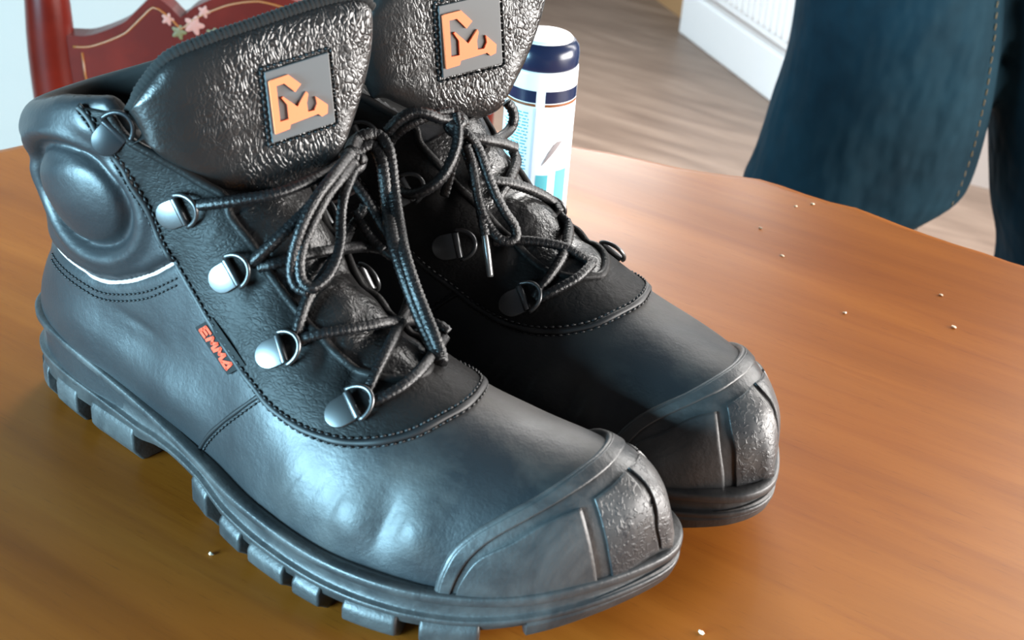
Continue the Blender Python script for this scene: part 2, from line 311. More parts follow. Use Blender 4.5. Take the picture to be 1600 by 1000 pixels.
def spline(P, step=None, n=None, closed=False):
    """Catmull-Rom through P, resampled evenly"""
    P = np.asarray(P, float)
    Q = np.concatenate([P[-1:], P, P[:2]]) if closed else np.concatenate([2 * P[:1] - P[1:2], P, 2 * P[-1:] - P[-2:-1]])
    o = []
    for i in range(1, len(Q) - 2):
        t = np.linspace(0, 1, 24, endpoint=False)[:, None]
        a, b, c, d = Q[i - 1], Q[i], Q[i + 1], Q[i + 2]
        o.append(0.5 * ((2 * b) + (c - a) * t + (2 * a - 5 * b + 4 * c - d) * t ** 2 + (3 * b - a - 3 * c + d) * t ** 3))
    o.append(Q[-2][None] if not closed else P[:1]); o = np.concatenate(o)
    L = np.r_[0, np.cumsum(np.linalg.norm(np.diff(o, axis=0), axis=1))]
    k = n if n else max(3, int(L[-1] / step) + 1)
    s = np.linspace(0, L[-1], k, endpoint=not closed)
    return np.stack([np.interp(s, L, o[:, j]) for j in range(o.shape[1])], 1)
def norm(v): return v / np.maximum(np.linalg.norm(v, axis=-1, keepdims=True), 1e-9)
def frames(P, up=None):
    T = norm(np.gradient(P, axis=0)); U = np.zeros_like(P)
    a = np.array([0, 0, 1.0]) if abs(T[0, 2]) < 0.9 else np.array([1.0, 0, 0])
    a = a - T[0] * (a @ T[0]); a /= np.linalg.norm(a)
    for i in range(len(P)):
        a = a - T[i] * (a @ T[i]); a /= max(np.linalg.norm(a), 1e-9); U[i] = a
    return T, U, np.cross(T, U)
def tube(P, r, seg=8, braid=0.0, flat=1.0, closed=False):
    T, U, W = frames(P); n = len(P)
    th = np.linspace(0, 2 * np.pi, seg, endpoint=False)
    r = np.broadcast_to(np.asarray(r, float), (n,))
    L = np.r_[0, np.cumsum(np.linalg.norm(np.diff(P, axis=0), axis=1))]
    R = r[:, None] * np.ones((1, seg))
    if braid: R = R * (1 + braid * np.cos(2 * th[None] + L[:, None] * 2.4) * np.cos(2 * th[None] - L[:, None] * 2.4))
    V = P[:, None] + R[..., None] * (np.cos(th)[None, :, None] * U[:, None] + flat * np.sin(th)[None, :, None] * W[:, None])
    V = V.reshape(-1, 3); F = []
    m = n if closed else n - 1
    for i in range(m):
        j = (i + 1) % n
        for k in range(seg): F.append((i * seg + k, i * seg + (k + 1) % seg, j * seg + (k + 1) % seg, j * seg + k))
    if not closed:
        F.append(tuple(range(seg - 1, -1, -1))); F.append(tuple((n - 1) * seg + k for k in range(seg)))
    return V, F
def prism(poly, A, U, Vv, Nn, h0, h1):
    """extrude a 2-D polygon lying in the frame A + x U + y V between heights h0..h1 along N"""
    poly = np.asarray(poly, float); n = len(poly)
    b = A + poly[:, :1] * U + poly[:, 1:] * Vv
    V = np.concatenate([b + Nn * h0, b + Nn * h1])
    F = [tuple(range(n - 1, -1, -1)), tuple(range(n, 2 * n))] + [(i, (i + 1) % n, n + (i + 1) % n, n + i) for i in range(n)]
    return V, F
def box(c, s):
    c = np.array(c, float); s = np.array(s, float) / 2
    V = np.array([c + s * np.array([a, b, d]) for a in (-1, 1) for b in (-1, 1) for d in (-1, 1)])
    return V, [(0, 1, 3, 2), (4, 6, 7, 5), (0, 4, 5, 1), (2, 3, 7, 6), (0, 2, 6, 4), (1, 5, 7, 3)]
def bevel(o, wdt, seg=2):
    m = o.modifiers.new('bevel', 'BEVEL'); m.width = wdt; m.segments = seg; m.limit_method = 'ANGLE'; return o
# ------------------------------------------------------------------ table
WOOD = mat('orange_brown_table_wood', (0.42, 0.17, 0.05), 0.38, spec=0.2)
g = N(WOOD); ROT = (0, 0, -0.55)
v = g.co((0.9, 11, 6), ROT); v2 = g.co((0.7, 3.0, 1), ROT)
n1 = g.noise(v, 2.6, 6, 0.6, 0.5); n2 = g.noise(g.co((1.5, 30, 10), ROT), 4, 5, 0.6, 0.3); n3 = g.noise(v2, 3.0, 4, 0.55, 0.4)
c = g.ramp(n1, [(0.28, (0.20, 0.052, 0.004)), (0.5, (0.285, 0.083, 0.008)), (0.75, (0.37, 0.120, 0.015))])
c = g.mix(g.math('MULTIPLY', g.ramp(n3, [(0.38, 0.0), (0.70, 1.0)]), 0.6), c, (0.36, 0.122, 0.018))
c = g.mix(g.math('MULTIPLY', g.ramp(n2, [(0.52, 0.0), (0.74, 1.0)]), 0.40), c, (0.20, 0.050, 0.006))
pores = g.noise(g.co((9, 130, 20), ROT), 8, 3, 0.6)
c = g.mix(g.math('MULTIPLY', g.ramp(pores, [(0.60, 0.0), (0.72, 1.0)]), 0.40), c, (0.10, 0.028, 0.006))
g.color(c)
g.rough(g.math('ADD', 0.33, g.math('MULTIPLY', g.noise(v2, 8, 4), 0.14)))
g.bump(n2, 0.04, 0.002)
edge = [(-0.231, 0.148), (-0.215, 0.20), (-0.18, 0.27), (-0.125, 0.335), (-0.06, 0.372)] + [(p[0] * S, p[1] * S) for p in D['edge']] + \
    [(0.42, 0.428), (0.54, 0.422), (0.66, 0.395), (0.76, 0.33), (0.82, 0.22), (0.845, 0.05), (0.84, -0.2), (0.80, -0.42), (0.70, -0.56), (0.54, -0.63), (0.3, -0.645), (0.05, -0.62), (-0.14, -0.54), (-0.24, -0.40), (-0.275, -0.2), (-0.27, 0.0), (-0.25, 0.09)]
E2 = spline(np.array(edge), n=220, closed=True)
table = thing('dining_table', 'orange-brown polished wooden table with a wavy rim under the boots', 'table', (0.28, -0.1, 0), 0)
def tab_part(name, V, F, m, **k): return obj(name, np.asarray(V) - np.array([0.28, -0.1, 0]), F, m, table, scale=1, **k)
_t = np.roll(E2, -1, 0) - np.roll(E2, 1, 0); nn = norm(np.stack([-_t[:, 1], _t[:, 0]], 1))
if ((E2 + nn * .01 - E2.mean(0)) ** 2).sum() > ((E2 - nn * .01 - E2.mean(0)) ** 2).sum(): nn = -nn      # inward
st = [(.012, TZ0 - .034), (.004, TZ0 - .032), (0, TZ0 - .024), (0, TZ0 - .010), (.0015, TZ0 - .004), (.006, TZ0 - .0008), (.012, TZ0)]
n = len(E2); V = np.concatenate([np.c_[E2 + nn * o, np.full(n, z)] for o, z in st]); F = [(k * n + i, k * n + (i + 1) % n, (k + 1) * n + (i + 1) % n, (k + 1) * n + i) for k in range(len(st) - 1) for i in range(n)]
F += [tuple(range(n - 1, -1, -1)), tuple((len(st) - 1) * n + i for i in range(n))]
top = tab_part('tabletop', V, F, WOOD, recalc=True); top.data.polygons[-1].use_smooth = False; top.data.polygons[-2].use_smooth = False
ap = MB()
for c0, s0 in (((0.28, 0.30, .672), (.78, .024, .088)), ((0.28, -0.50, .672), (.78, .024, .088)), ((-0.11, -.1, .672), (.024, .80, .088)), ((0.67, -.1, .672), (.024, .80, .088))): ap.add(*box(c0, s0))
V = np.concatenate(ap.V); tab_part('apron', V, ap.F, WOOD, smooth=False)
for lx, ly in ((-.09, .28), (.65, .28), (-.09, -.48), (.65, -.48)):
    z = np.array([0, .02, .06, .10, .30, .52, .58, .60, .62, .7155]); rr = np.array([.02, .026, .024, .019, .027, .031, .028, .036, .036, .036])
    tab_part('leg', *tube(np.c_[np.full(10, lx), np.full(10, ly), z], rr, 16), WOOD)
# ------------------------------------------------------------------ floor, walls, skirting
FLOOR = mat('grey_brown_floor', (0.25, 0.18, 0.14), 0.42)
g = N(FLOOR); v = g.co((1.2, 9, 1), (0, 0, -0.55))
nf = g.noise(v, 3.0, 6, 0.6, 0.4)
g.color(g.ramp(nf, [(0.3, (0.125, 0.083, 0.062)), (0.55, (0.19, 0.132, 0.10)), (0.75, (0.25, 0.18, 0.14))]))
WALL = mat('white_wall_paint', (0.42, 0.335, 0.295), 0.75); g = N(WALL); g.bump(g.noise(g.co(), 60, 4), 0.08, 0.004)
WHITE = mat('white_enamel', (0.86, 0.88, 0.90), 0.35)
TAN = mat('tan_skirting_wood', (0.42, 0.25, 0.12), 0.5)
def struct(name, V, F, m, **k): return obj(name, V, F, m, scale=1, smooth=False, kind='structure', **k)
def slab(p, q, z0, z1, th, sgn=1):
    p = np.array(p); q = np.array(q); d = norm(q - p); nrm2 = np.array([-d[1], d[0]]) * sgn * th
    c = [p, q, q + nrm2, p + nrm2]; V = np.array([(x[0], x[1], z) for z in (z0, z1) for x in c])
    return V, [(3, 2, 1, 0), (4, 5, 6, 7), (0, 1, 5, 4), (1, 2, 6, 5), (2, 3, 7, 6), (3, 0, 4, 7)]
fl = [room(a, b) for a, b in ((-2.6, -1.2), (2.6, -1.2), (2.6, 5.2), (-2.6, 5.2))]
V = [(p.x, p.y, z) for z in (-.05, 0) for p in fl]; struct('floor', V, [(3, 2, 1, 0), (4, 5, 6, 7), (0, 1, 5, 4), (1, 2, 6, 5), (2, 3, 7, 6), (3, 0, 4, 7)], FLOOR, recalc=True)
LA = np.array([-0.9967, 2.754]); LD = norm(np.array([0.796, -0.605])); LN = np.array([0.605, 0.796])
def la(t, off=0.0): return LA + LD * t + LN * off
struct('wall_right', *slab(la(-2.2, .075), la(0.82, .075), 0, 2.6, .10), WALL, recalc=True)
struct('baseboard_right', *slab(la(-2.2, .055), la(0.0, .055), 0, .075, .02), TAN, recalc=True)
cB = la(0.82, .075)
struct('wall_back', *slab(cB, cB + np.array([2.2, 0.10]), 0, 2.6, .10), WALL, recalc=True)
p0, p1 = room(-2.5, 1.55), room(-0.10, 1.72)
struct('wall_left', *slab((p0.x, p0.y), (p1.x, p1.y), 0, 2.6, .12), WALL, recalc=True)
# ------------------------------------------------------------------ radiator
rad = thing('radiator', 'white ribbed panel radiator on a plinth by the floor', 'radiator', (*la(0.42, 0), 0), math.atan2(LD[1], LD[0]))
def rp(name, c, s, m=WHITE, b=.004):
    o = obj(name, *box(c, s), m, rad, scale=1, smooth=False); bevel(o, b); return o
rp('plinth', (0, .035, .055), (.84, .07, .11))
rp('body', (0, .035, .36), (.84, .066, .50))
pan = rp('front_panel', (-.055, -.008, .37), (.66, .02, .46))
for k in range(24): 
    o = obj('rib', *box((-.055 - .30 + k * .026, -.020, .37), (.012, .008, .42)), WHITE, pan, scale=1, smooth=False); bevel(o, .003)
o = obj('valve', *tube(np.array([[.335, .0, .21], [.335, -.03, .21], [.335, -.034, .21], [.335, -.06, .21]]), [.012, .012, .022, .020], 16), STEEL, rad, scale=1, label='grey round radiator valve')
# ------------------------------------------------------------------ chair behind the boots
RED = mat('dark_red_lacquer', (0.20, 0.016, 0.010), 0.30, spec=0.25)
g = N(RED); g.color(g.mix(g.ramp(g.noise(g.co(), 25, 4), [(0.4, 0.0), (0.7, 1.0)]), (0.062, 0.0035, 0.0015), (0.092, 0.006, 0.0025)))
GOLD = mat('gold_line_paint', (0.22, 0.065, 0.012), 0.4); PINK = mat('pink_flower_paint', (0.30, 0.11, 0.08), 0.5); LEAF = mat('green_leaf_paint', (0.09, 0.06, 0.015), 0.5)
cb = 1.30
ch = thing('wooden_chair', 'dark red painted wooden chair with scalloped back rail, behind the boots', 'chair', room(-0.2605, cb, 0), YAW)
def cp(name, V, F, m, p=None, smooth=False, **k): return obj(name, V, F, m, p or ch, scale=1, smooth=smooth, **k)
CX = 0.2605
prof = [(-.452, .648), (-.427, .649), (-.408, .656), (-.389, .666), (-.373, .682), (-.360, .694), (-.345, .684), (-.335, .674), (-.324, .684), (-.308, .693), (-.29, .701), (-.275, .705), (-.2605, .707)]
prof = [(x + CX, z) for x, z in prof]; prof = prof + [(-x, z) for x, z in prof[-2::-1]]
pp = spline(np.array(prof), n=81); pp[:, 1] = np.interp(pp[:, 0], [p[0] for p in prof], [p[1] for p in prof]) * .5 + pp[:, 1] * .5
low = [(x, .585) for x in (.1915, .0, -.1915)]
poly = [tuple(p) for p in pp] + low
n = len(poly); V = [(x, y, z) for y in (-.011, .011) for x, z in poly]
rail = cp('crest_rail', V, [tuple(range(n)), tuple(range(2 * n - 1, n - 1, -1))] + [(i, n + i, n + (i + 1) % n, (i + 1) % n) for i in range(n)], RED, recalc=True)
gl = MB(); q = pp[2:-2] - np.array([0, .011]); gl.add(*tube(np.c_[q[:, 0], np.full(len(q), -.0112), q[:, 1]], .0011, 6, flat=1))
gl.add(*tube(np.array([(-.172, -.0112, .632), (-.171, -.0112, .61), (-.168, -.0112, .59)]), .0011, 6))
gl.out('gold_line', GOLD, rail, scale=1, label='thin gold painted line along the scalloped edge')
def flower(x, z, r, name, m):
    mb = MB(); th = np.linspace(0, 2 * np.pi, 30, endpoint=False); rr = r * (1 + .3 * np.cos(5 * th))
    V = np.r_[[(x, -.0125, z)], np.c_[x + rr * np.cos(th), np.full(30, -.0118), z + rr * np.sin(th)]]
    mb.add(V, [(0, i + 1, (i + 1) % 30 + 1) for i in range(30)]); mb.out(name, m, rail, scale=1)
for x, z, r, nm, m in ((-.080, .668, .008, 'flower', PINK), (-.095, .660, .006, 'leaf', LEAF), (-.062, .660, .006, 'leaf', LEAF), (-.07, .682, .005, 'flower', PINK), (-.105, .672, .005, 'flower', PINK), (.02, .672, .010, 'flower', PINK), (.05, .665, .006, 'leaf', LEAF)): flower(x + .018, z, r, nm, m)
for sgn in (-1, 1):
    z = np.array([0, .2, .44, .55, .62, .68, .74, .80, .83, .845]); r = np.array([.018, .022, .0245, .0245, .0245, .0245, .0245, .022, .017, .004])
    P = np.c_[np.full(10, sgn * .205) + sgn * np.array([-.02, -.02, -.012, -.004, 0, 0, .002, .004, .004, .004]), np.array([-.03, -.02, -.004, 0, 0, 0, .004, .01, .012, .013]), z]
    cp('back_post', *tube(spline(P, n=40), np.interp(np.linspace(0, 1, 40), np.linspace(0, 1, 10), r), 18), RED, smooth=True)
o = cp('seat', *box((0, -.19, .44), (.39, .42, .035)), RED); bevel(o, .012, 3)
o = cp('lower_rail', *box((0, 0, .50), (.40, .02, .04)), RED); bevel(o, .004)
for sx in (-.165, .165): cp('leg', *tube(np.array([[sx, -.36, 0], [sx, -.36, .2], [sx, -.36, .425]]), [.014, .018, .019], 14), RED, smooth=True)
# ------------------------------------------------------------------ spray can
CANW = mat('white_can_paint', (0.88, 0.90, 0.93), 0.28); NAVY = mat('navy_can_print', (0.012, 0.020, 0.055), 0.25); TEAL = mat('teal_can_print', (0.10, 0.45, 0.52), 0.4); GREYP = mat('grey_can_print', (0.25, 0.23, 0.24), 0.4); BLUEP = mat('pale_blue_can_print', (0.55, 0.68, 0.85), 0.4)
cc = room(0.0065, 0.768); can = thing('spray_can', 'slim white spray can with navy shoulder band and blue small print', 'can', (cc.x, cc.y, TZ0), YAW)
R0 = 20.5
def lathe(pr, seg=48):
    V, F = tube(np.array([(0, 0, z) for r_, z in pr], float), np.array([max(r_, .05) for r_, z in pr]), seg); return V, F
def can_part(nm, pr, m, par=can, **k):
    th = np.linspace(0, 2 * np.pi, 48, endpoint=False); V = np.concatenate([np.c_[r_ * np.cos(th), r_ * np.sin(th), np.full(48, z)] for r_, z in pr]); n = len(pr)
    F = [(k * 48 + i, k * 48 + (i + 1) % 48, (k + 1) * 48 + (i + 1) % 48, (k + 1) * 48 + i) for k in range(n - 1) for i in range(48)] + [tuple(range(47, -1, -1)), tuple((n - 1) * 48 + i for i in range(48))]
    return obj(nm, V, F, m, par, recalc=True, **k)
can_part('body', [(R0 - 2, 0), (R0 - .4, 1), (R0, 3), (R0, 92), (R0 - .2, 93.5), (R0 - .8, 94)], CANW)
can_part('shoulder_band', [(R0 - .7, 93.9), (R0 - .3, 95), (R0 - .2, 101), (R0 - .8, 104.5), (R0 - 2.4, 107), (R0 - 4.2, 108.4)], NAVY, label='glossy navy band around the shoulder')
can_part('cap', [(R0 - 4.3, 107), (R0 - 4.3, 108.6), (R0 - 5.2, 109.6), (R0 - 7, 109.9), (2, 110)], CANW, label='white domed cap top')
def wrap(nm, a0, a1, z0, z1, m, off=.12, mb=None):
    """printed strip on the can; angles in degrees, 270 faces the viewer"""
    th = np.radians(np.linspace(a0, a1, 10)); r_ = R0 + off
    V = np.concatenate([np.c_[r_ * np.cos(th), r_ * np.sin(th), np.full(10, z)] for z in (z0, z1)]); F = [(i, i + 1, 11 + i, 10 + i) for i in range(9)]
    if mb is not None: mb.add(V, F); return
    return obj(nm, V, F, m, can)
for a0, a1 in ((190, 263), (278, 350)):
    wrap('printed_band', a0, a1, 76, 83, NAVY); wrap('gold_band', a0, a1, 73.8, 75.4, GOLD)
rng = np.random.RandomState(4); mb = MB()
for k in range(26):
    z = 69 - k * 1.9; a = 196 + rng.rand() * 12
    while a < 252:
        ln = 3 + rng.rand() * 9; wrap('', a, min(a + ln, 254), z, z + .75, None, mb=mb); a += ln + 2.2
mb.out('small_print', TEAL, can, kind='stuff')
wrap('label_stripe', 261, 264, 5, 73, BLUEP)
fr = np.linspace(0, 1, 9); th = np.radians(280 + 38 * fr); lo = 38 + 16 * fr; hi = 38.6 + 14 * np.sin(np.minimum(fr * 1.5, 1) * 1.4) * (1 - .0 * fr)
V = np.concatenate([np.c_[(R0 + .25) * np.cos(th), (R0 + .25) * np.sin(th), z] for z in (lo, np.maximum(hi, lo + .2))])
obj('corner_flap', V, [(i, i + 1, 10 + i, 9 + i) for i in range(8)], GREYP, can)
wrap('teal_block', 272, 292, 18, 32, TEAL); wrap('teal_block', 306, 330, 12, 34, TEAL)
# ------------------------------------------------------------------ crumbs on the table
CR = mat('pale_crumb', (0.85, 0.72, 0.55), 0.8)
places = ['below the pair near the far rim', 'right one of the pair near the far rim', 'left one of the pair near the far rim', 'left of two others at right', 'lower of the two at far right', 'leftmost of those near the far rim', 'at the bottom edge, right of the nearer boot', None, 'beside the tread lugs of the nearer boot', 'upper of the two at far right']
for (x, y, z), pl in zip(D['crumbs'], places):
    if pl is None: continue
    bm = bmesh.new(); bmesh.ops.create_icosphere(bm, subdivisions=1, radius=.0011)
    for vtx in bm.verts: vtx.co *= 0.6 + 0.6 * rng.rand(); vtx.co.z *= .6; vtx.co.x *= 1.4
    mz = min(vtx.co.z for vtx in bm.verts)
    me = bpy.data.meshes.new('crumb'); bm.to_mesh(me); bm.free(); me.materials.append(CR)
    o = bpy.data.objects.new('crumb', me); COL.objects.link(o); o.location = (x * S, y * S, TZ0 - mz)
    o['label'] = 'tiny pale crumb on the wooden table, ' + pl; o['category'] = 'crumb'; o['group'] = 'crumbs on the table'
# ------------------------------------------------------------------ person in jeans beyond the table
JEANS = mat('dark_blue_denim', (0.020, 0.055, 0.085), 0.9, spec=0.08)
g = N(JEANS); v = g.co()
g.color(g.mix(g.ramp(g.noise(v, 7, 5, 0.6), [(0.35, 0.0), (0.7, 1.0)]), (0.003, 0.009, 0.014), (0.008, 0.026, 0.038)))
wv = g.n('ShaderNodeTexWave', wave_type='BANDS', bands_direction='DIAGONAL'); wv.inputs['Scale'].default_value = 300; g.l(v, wv.inputs[0])
b1 = g.bump(wv.outputs['Fac'], 0.15, .0006); g.bump(g.noise(g.co((1, 1, .6)), 11, 3), 0.9, .03, b1)
SWEAT = mat('grey_sweater', (0.12, 0.12, 0.13), 0.9); SKIN = mat('skin', (0.55, 0.33, 0.25), 0.5); HAIR = mat('brown_hair', (0.05, 0.03, 0.02), 0.6); SHOE = mat('dark_shoe', (0.02, 0.02, 0.022), 0.5); STITCH = mat('tan_thread', (0.10, 0.07, 0.03), 0.8)
pb = 1.33
per = thing('person', 'person in dark blue jeans standing beyond the table', 'person', room(.43, pb, 0), YAW)
def ringmesh(rows, seg=40, pw=2.2):
    """rows of (cx, cy, z, rx, ry)"""
    rows = np.array(rows, float); k = np.linspace(0, 1, len(rows)); t = np.linspace(0, 1, len(rows) * 5)
    R = np.stack([pchip(t, k, rows[:, j]) for j in range(5)], 1); th = np.linspace(0, 2 * np.pi, seg, endpoint=False)
    c, s_ = np.cos(th), np.sin(th); cx = np.sign(c) * np.abs(c) ** (2 / pw); sy = np.sign(s_) * np.abs(s_) ** (2 / pw)
    V = np.concatenate([np.c_[r_[0] + r_[3] * cx, r_[1] + r_[4] * sy, np.full(seg, r_[2])] for r_ in R]); n = len(R)
    F = [(k_ * seg + i, k_ * seg + (i + 1) % seg, (k_ + 1) * seg + (i + 1) % seg, (k_ + 1) * seg + i) for k_ in range(n - 1) for i in range(seg)] + [tuple(range(seg - 1, -1, -1)), tuple((n - 1) * seg + i for i in range(seg))]
    return V, F
x0 = .43
LEG1 = [(.312, .0, .07, .062, .07), (.310, 0, .30, .068, .075), (.312, 0, .44, .075, .08), (.312, 0, .50, .078, .083), (.322, 0, .525, .098, .088), (.340, 0, .555, .108, .094), (.346, 0, .61, .106, .096), (.349, 0, .67, .100, .098), (.346, 0, .72, .097, .10), (.340, 0, .77, .094, .102), (.338, .0, .84, .095, .105), (.36, .0, .90, .098, .11)]
LEG2 = [(.60, .03, .07, .060, .065), (.59, .03, .30, .068, .075), (.597, .03, .45, .082, .085), (.582, .03, .52, .090, .09), (.565, .03, .60, .093, .095), (.550, .03, .68, .095, .098), (.535, .02, .76, .096, .102), (.52, .01, .84, .098, .106), (.50, .0, .90, .098, .11)]
jn = MB()
for L_ in (LEG1, LEG2): jn.add(*ringmesh([(a - x0, b, c, d, e) for a, b, c, d, e in L_]))
jn.add(*ringmesh([(0, 0, .845, .175, .112), (0, 0, .90, .185, .122), (0, 0, .97, .178, .12), (0, 0, 1.03, .16, .11)]))
jeans = jn.out('jeans', JEANS, per, scale=1, recalc=True)
sm = jeans.modifiers.new('smooth', 'REMESH'); sm.mode = 'VOXEL'; sm.voxel_size = .008; sm.use_smooth_shade = True
m2 = jeans.modifiers.new('relax', 'SMOOTH'); m2.iterations = 6
st = MB()
for k in range(34):
    z = .50 + k * .0105; P = []
    a = np.interp(z, [r_[2] for r_ in LEG1], [r_[0] for r_ in LEG1]) - x0; rx = np.interp(z, [r_[2] for r_ in LEG1], [r_[3] for r_ in LEG1]); ry = np.interp(z, [r_[2] for r_ in LEG1], [r_[4] for r_ in LEG1])
    ang = math.radians(-42); ce, se = math.cos(ang), math.sin(ang)
    P = np.array([(a + rx * abs(ce) ** (2 / 2.2), -ry * abs(se) ** (2 / 2.2) - .0005, z + dz) for dz in (0, .003, .006)]); st.add(*tube(P, .0007, 5))
st.out('jeans_stitching', STITCH, per, scale=1, kind='stuff')
for fx, fy in ((.312 - x0, -.05), (.60 - x0, -.02)):
    o = obj('shoe', *ringmesh([(fx, fy, 0, .046, .135), (fx, fy, .025, .047, .135), (fx, fy + .02, .06, .042, .105), (fx, fy + .05, .10, .036, .06)]), SHOE, per, scale=1, recalc=True)
swt = obj('sweater', *ringmesh([(0, 0, .96, .185, .125), (0, 0, 1.05, .175, .12), (0, -.005, 1.2, .19, .125), (0, 0, 1.34, .205, .12), (0, .01, 1.42, .15, .085), (0, .01, 1.46, .065, .06)]), SWEAT, per, scale=1, recalc=True)
for s_ in (-1, 1):
    P = np.array([(s_ * .17, .01, 1.40), (s_ * .225, .02, 1.32), (s_ * .25, .03, 1.15), (s_ * .255, 0, 1.0), (s_ * .25, -.03, .93)])
    obj('sleeve', *tube(spline(P, n=20), np.interp(np.linspace(0, 1, 20), [0, .3, 1], [.06, .055, .036]), 14), SWEAT, per, scale=1)
    hb = MB(); hb.add(*tube(np.array([(s_ * .25, -.03, .935), (s_ * .25, -.04, .89), (s_ * .248, -.045, .845)]), [.026, .032, .028], 12, flat=1.3))
    for j in range(4): 
        y = -.045 + (j - 1.5) * .019; hb.add(*tube(np.array([(s_ * .248, y, .85), (s_ * .246, y - .004, .81), (s_ * .24, y - .002, .775 - (0 if j in (1, 2) else -.012))]), [.0095, .009, .007], 8))
    hb.add(*tube(np.array([(s_ * .25, -.07, .90), (s_ * .247, -.092, .865), (s_ * .244, -.098, .835)]), [.012, .010, .008], 8))
    hb.out('hand', SKIN, per, scale=1)
hd = obj('head', *ringmesh([(0, .01, 1.43, .052, .055), (0, .005, 1.50, .052, .055), (0, -.015, 1.535, .055, .08), (0, -.015, 1.60, .072, .092), (0, -.005, 1.66, .076, .098), (0, .0, 1.72, .064, .085), (0, .0, 1.755, .03, .045)]), SKIN, per, scale=1, recalc=True)
fc = MB(); fc.add(*tube(np.array([(0, -.105, 1.64), (0, -.118, 1.61), (0, -.122, 1.595), (0, -.10, 1.587)]), [.006, .010, .013, .008], 10)); fc.out('nose', SKIN, hd, scale=1)
for s_ in (-1, 1):
    obj('eye', *ringmesh([(s_ * .03, -.092, 1.633, .004, .004), (s_ * .03, -.092, 1.64, .013, .010), (s_ * .03, -.092, 1.647, .004, .004)], 16), WHITE, hd, scale=1)
    obj('ear', *ringmesh([(s_ * .078, .01, 1.60, .006, .012), (s_ * .082, .012, 1.635, .009, .02), (s_ * .079, .015, 1.66, .006, .014)], 16), SKIN, hd, scale=1)
obj('hair', *ringmesh([(0, .035, 1.60, .072, .07), (0, .02, 1.68, .081, .09), (0, .01, 1.74, .068, .088), (0, .005, 1.77, .03, .05)]), HAIR, per, scale=1, recalc=True)
# ------------------------------------------------------------------ the boot body as a distance field
def arr(a): return np.array(a, float)
MIDX = [0, 60, 100, 130, 165, 200, 235, 260, 285, 305]; MIDY = [3, 2, 1, -1, -6, -6, -3, 1, 8, 13]
def mirror_mid(P):
    P = arr(P).copy(); P[:, 1] = 2 * pchip(P[:, 0], MIDX, MIDY) - P[:, 1]; return P
PIPX = [-10, 22, 47, 58, 72, 90, 104, 140]; PIPZ = [80, 80.7, 81, 81.5, 85.1, 94.4, 105, 130]
SEAMZ = [60, 66, 79, 88, 100, 112, 125, 135, 146, 156, 162, 200]; SEAMX = [178, 170, 139, 125, 113, 102, 95, 89, 83, 75.5, 69, 66]
OPENZ = [100, 128, 132, 135, 145, 153, 160, 168, 200]; OPENX = [170, 146, 130, 121, 104, 92, 86, 81, 76]
def gs(x): return np.exp(-x * x)
def features(X, Y, Z):
    d = np.zeros_like(X)
    side = sstep(6, 20, np.abs(Y))
    c, s = math.cos(0.16), math.sin(0.16)
    ex = ((X - 57) * c + (Z - 120) * s) / 26; ez = (-(X - 57) * s + (Z - 120) * c) / 20.5
    rr = np.sqrt(ex ** 2 + ez ** 2)
    beh = sstep(8, -4, X - np.interp(Z, SEAMZ, SEAMX))
    d += side * beh * (5.8 * np.clip(1 - rr ** 2, 0, None) ** 0.75 - 3.0 * gs((rr - 1.07) / 0.09) + 2.0 * gs((rr - 1.36) / 0.15))
    pz = np.interp(X, PIPX, PIPZ)
    d += beh * (1.6 * sstep(0, 6, Z - pz) - 1.5 * gs((Z - pz) / 1.8))
    d += beh * (2.4 * gs((Z - np.interp(X, RIMX, RIM) + 11) / 7) - 1.2 * gs((Z - np.interp(X, RIMX, RIM) + 24) / 3.5))
    ym = pchip(X[:, :1, :1], MIDX, MIDY)
    t = gs((Y - ym) / 15) * (Z > 60)
    for x0, a, k in ((147, 2.5, 7), (157, -2, 3), (171, 4.2, 9), (184, -1.5, 3), (195, 2.6, 7)): d += a * t * gs((X - x0) / k)
    t2 = gs((np.abs(Y - ym) - 20) / 5) * (Z > 55)
    for x0, k in ((140, 4), (163, 4), (176, 3.5), (188, 3)): d += -2.4 * t2 * gs((X - x0) / k)
    for x0, z0, a, kx, kz in ((104, 47, 4.0, 26, 15), (48, 56, 2.0, 24, 12), (86, 63, -1.2, 16, 9), (160, 45, -0.8, 12, 14), (183, 47, 1.4, 12, 12), (207, 44, 1.8, 10, 10), (220, 46, -1.0, 5, 12), (233, 45, 1.8, 8, 10)):
        d += side * a * gs((X - x0) / kx) * gs((Z - z0) / kz)
    for x0, sl in ((179, .55), (184, .5), (189, .45), (200, .3), (221, .25), (226, .2)):
        xl = x0 + (Z - 44) * sl
        d += -0.55 * side * gs((X - xl) / 1.7) * gs((Z - 47) / 9)
    d += -0.7 * side * gs((Z - (72 - (X - 70) * 0.12)) / 2.2) * gs((X - 84) / 12)
    return d
GRID = np.array([GX[0], GY[0], GZ[0]])
X, Y, Z = np.meshgrid(GX, GY, GZ, indexing='ij')
FB = normalise(base(X, Y, Z)) - features(X, Y, Z)
FB = normalise(FB)
GR = np.stack(np.gradient(FB, H), -1)
def sdf(P): return samp(FB, P, GRID, H)
def nrm(P): return norm(np.stack([samp(GR[..., k], P, GRID, H) for k in range(3)], -1))
def proj(P, off=0.0, it=7):
    P = arr(P).copy()
    for _ in range(it):
        g = nrm(P); P -= np.clip((sdf(P) - off), -5, 5)[..., None] * g * 0.9
    return P
BODY = np.maximum(FB, -Z + 20)
_open = X - np.interp(Z, OPENZ, OPENX)
body = smax(smax(BODY, Z - np.interp(X, RIMX, RIM), 6), np.where(Z > 122, _open * 0.85, -20), 4)
body = smax(body, -np.maximum(np.maximum(shaft(X, Y, Z, 0.79), 72 - Z), X - 150), 5)
BV, BQ = nets(body, tuple(GRID), H)
_c = BV[BQ].mean(1)
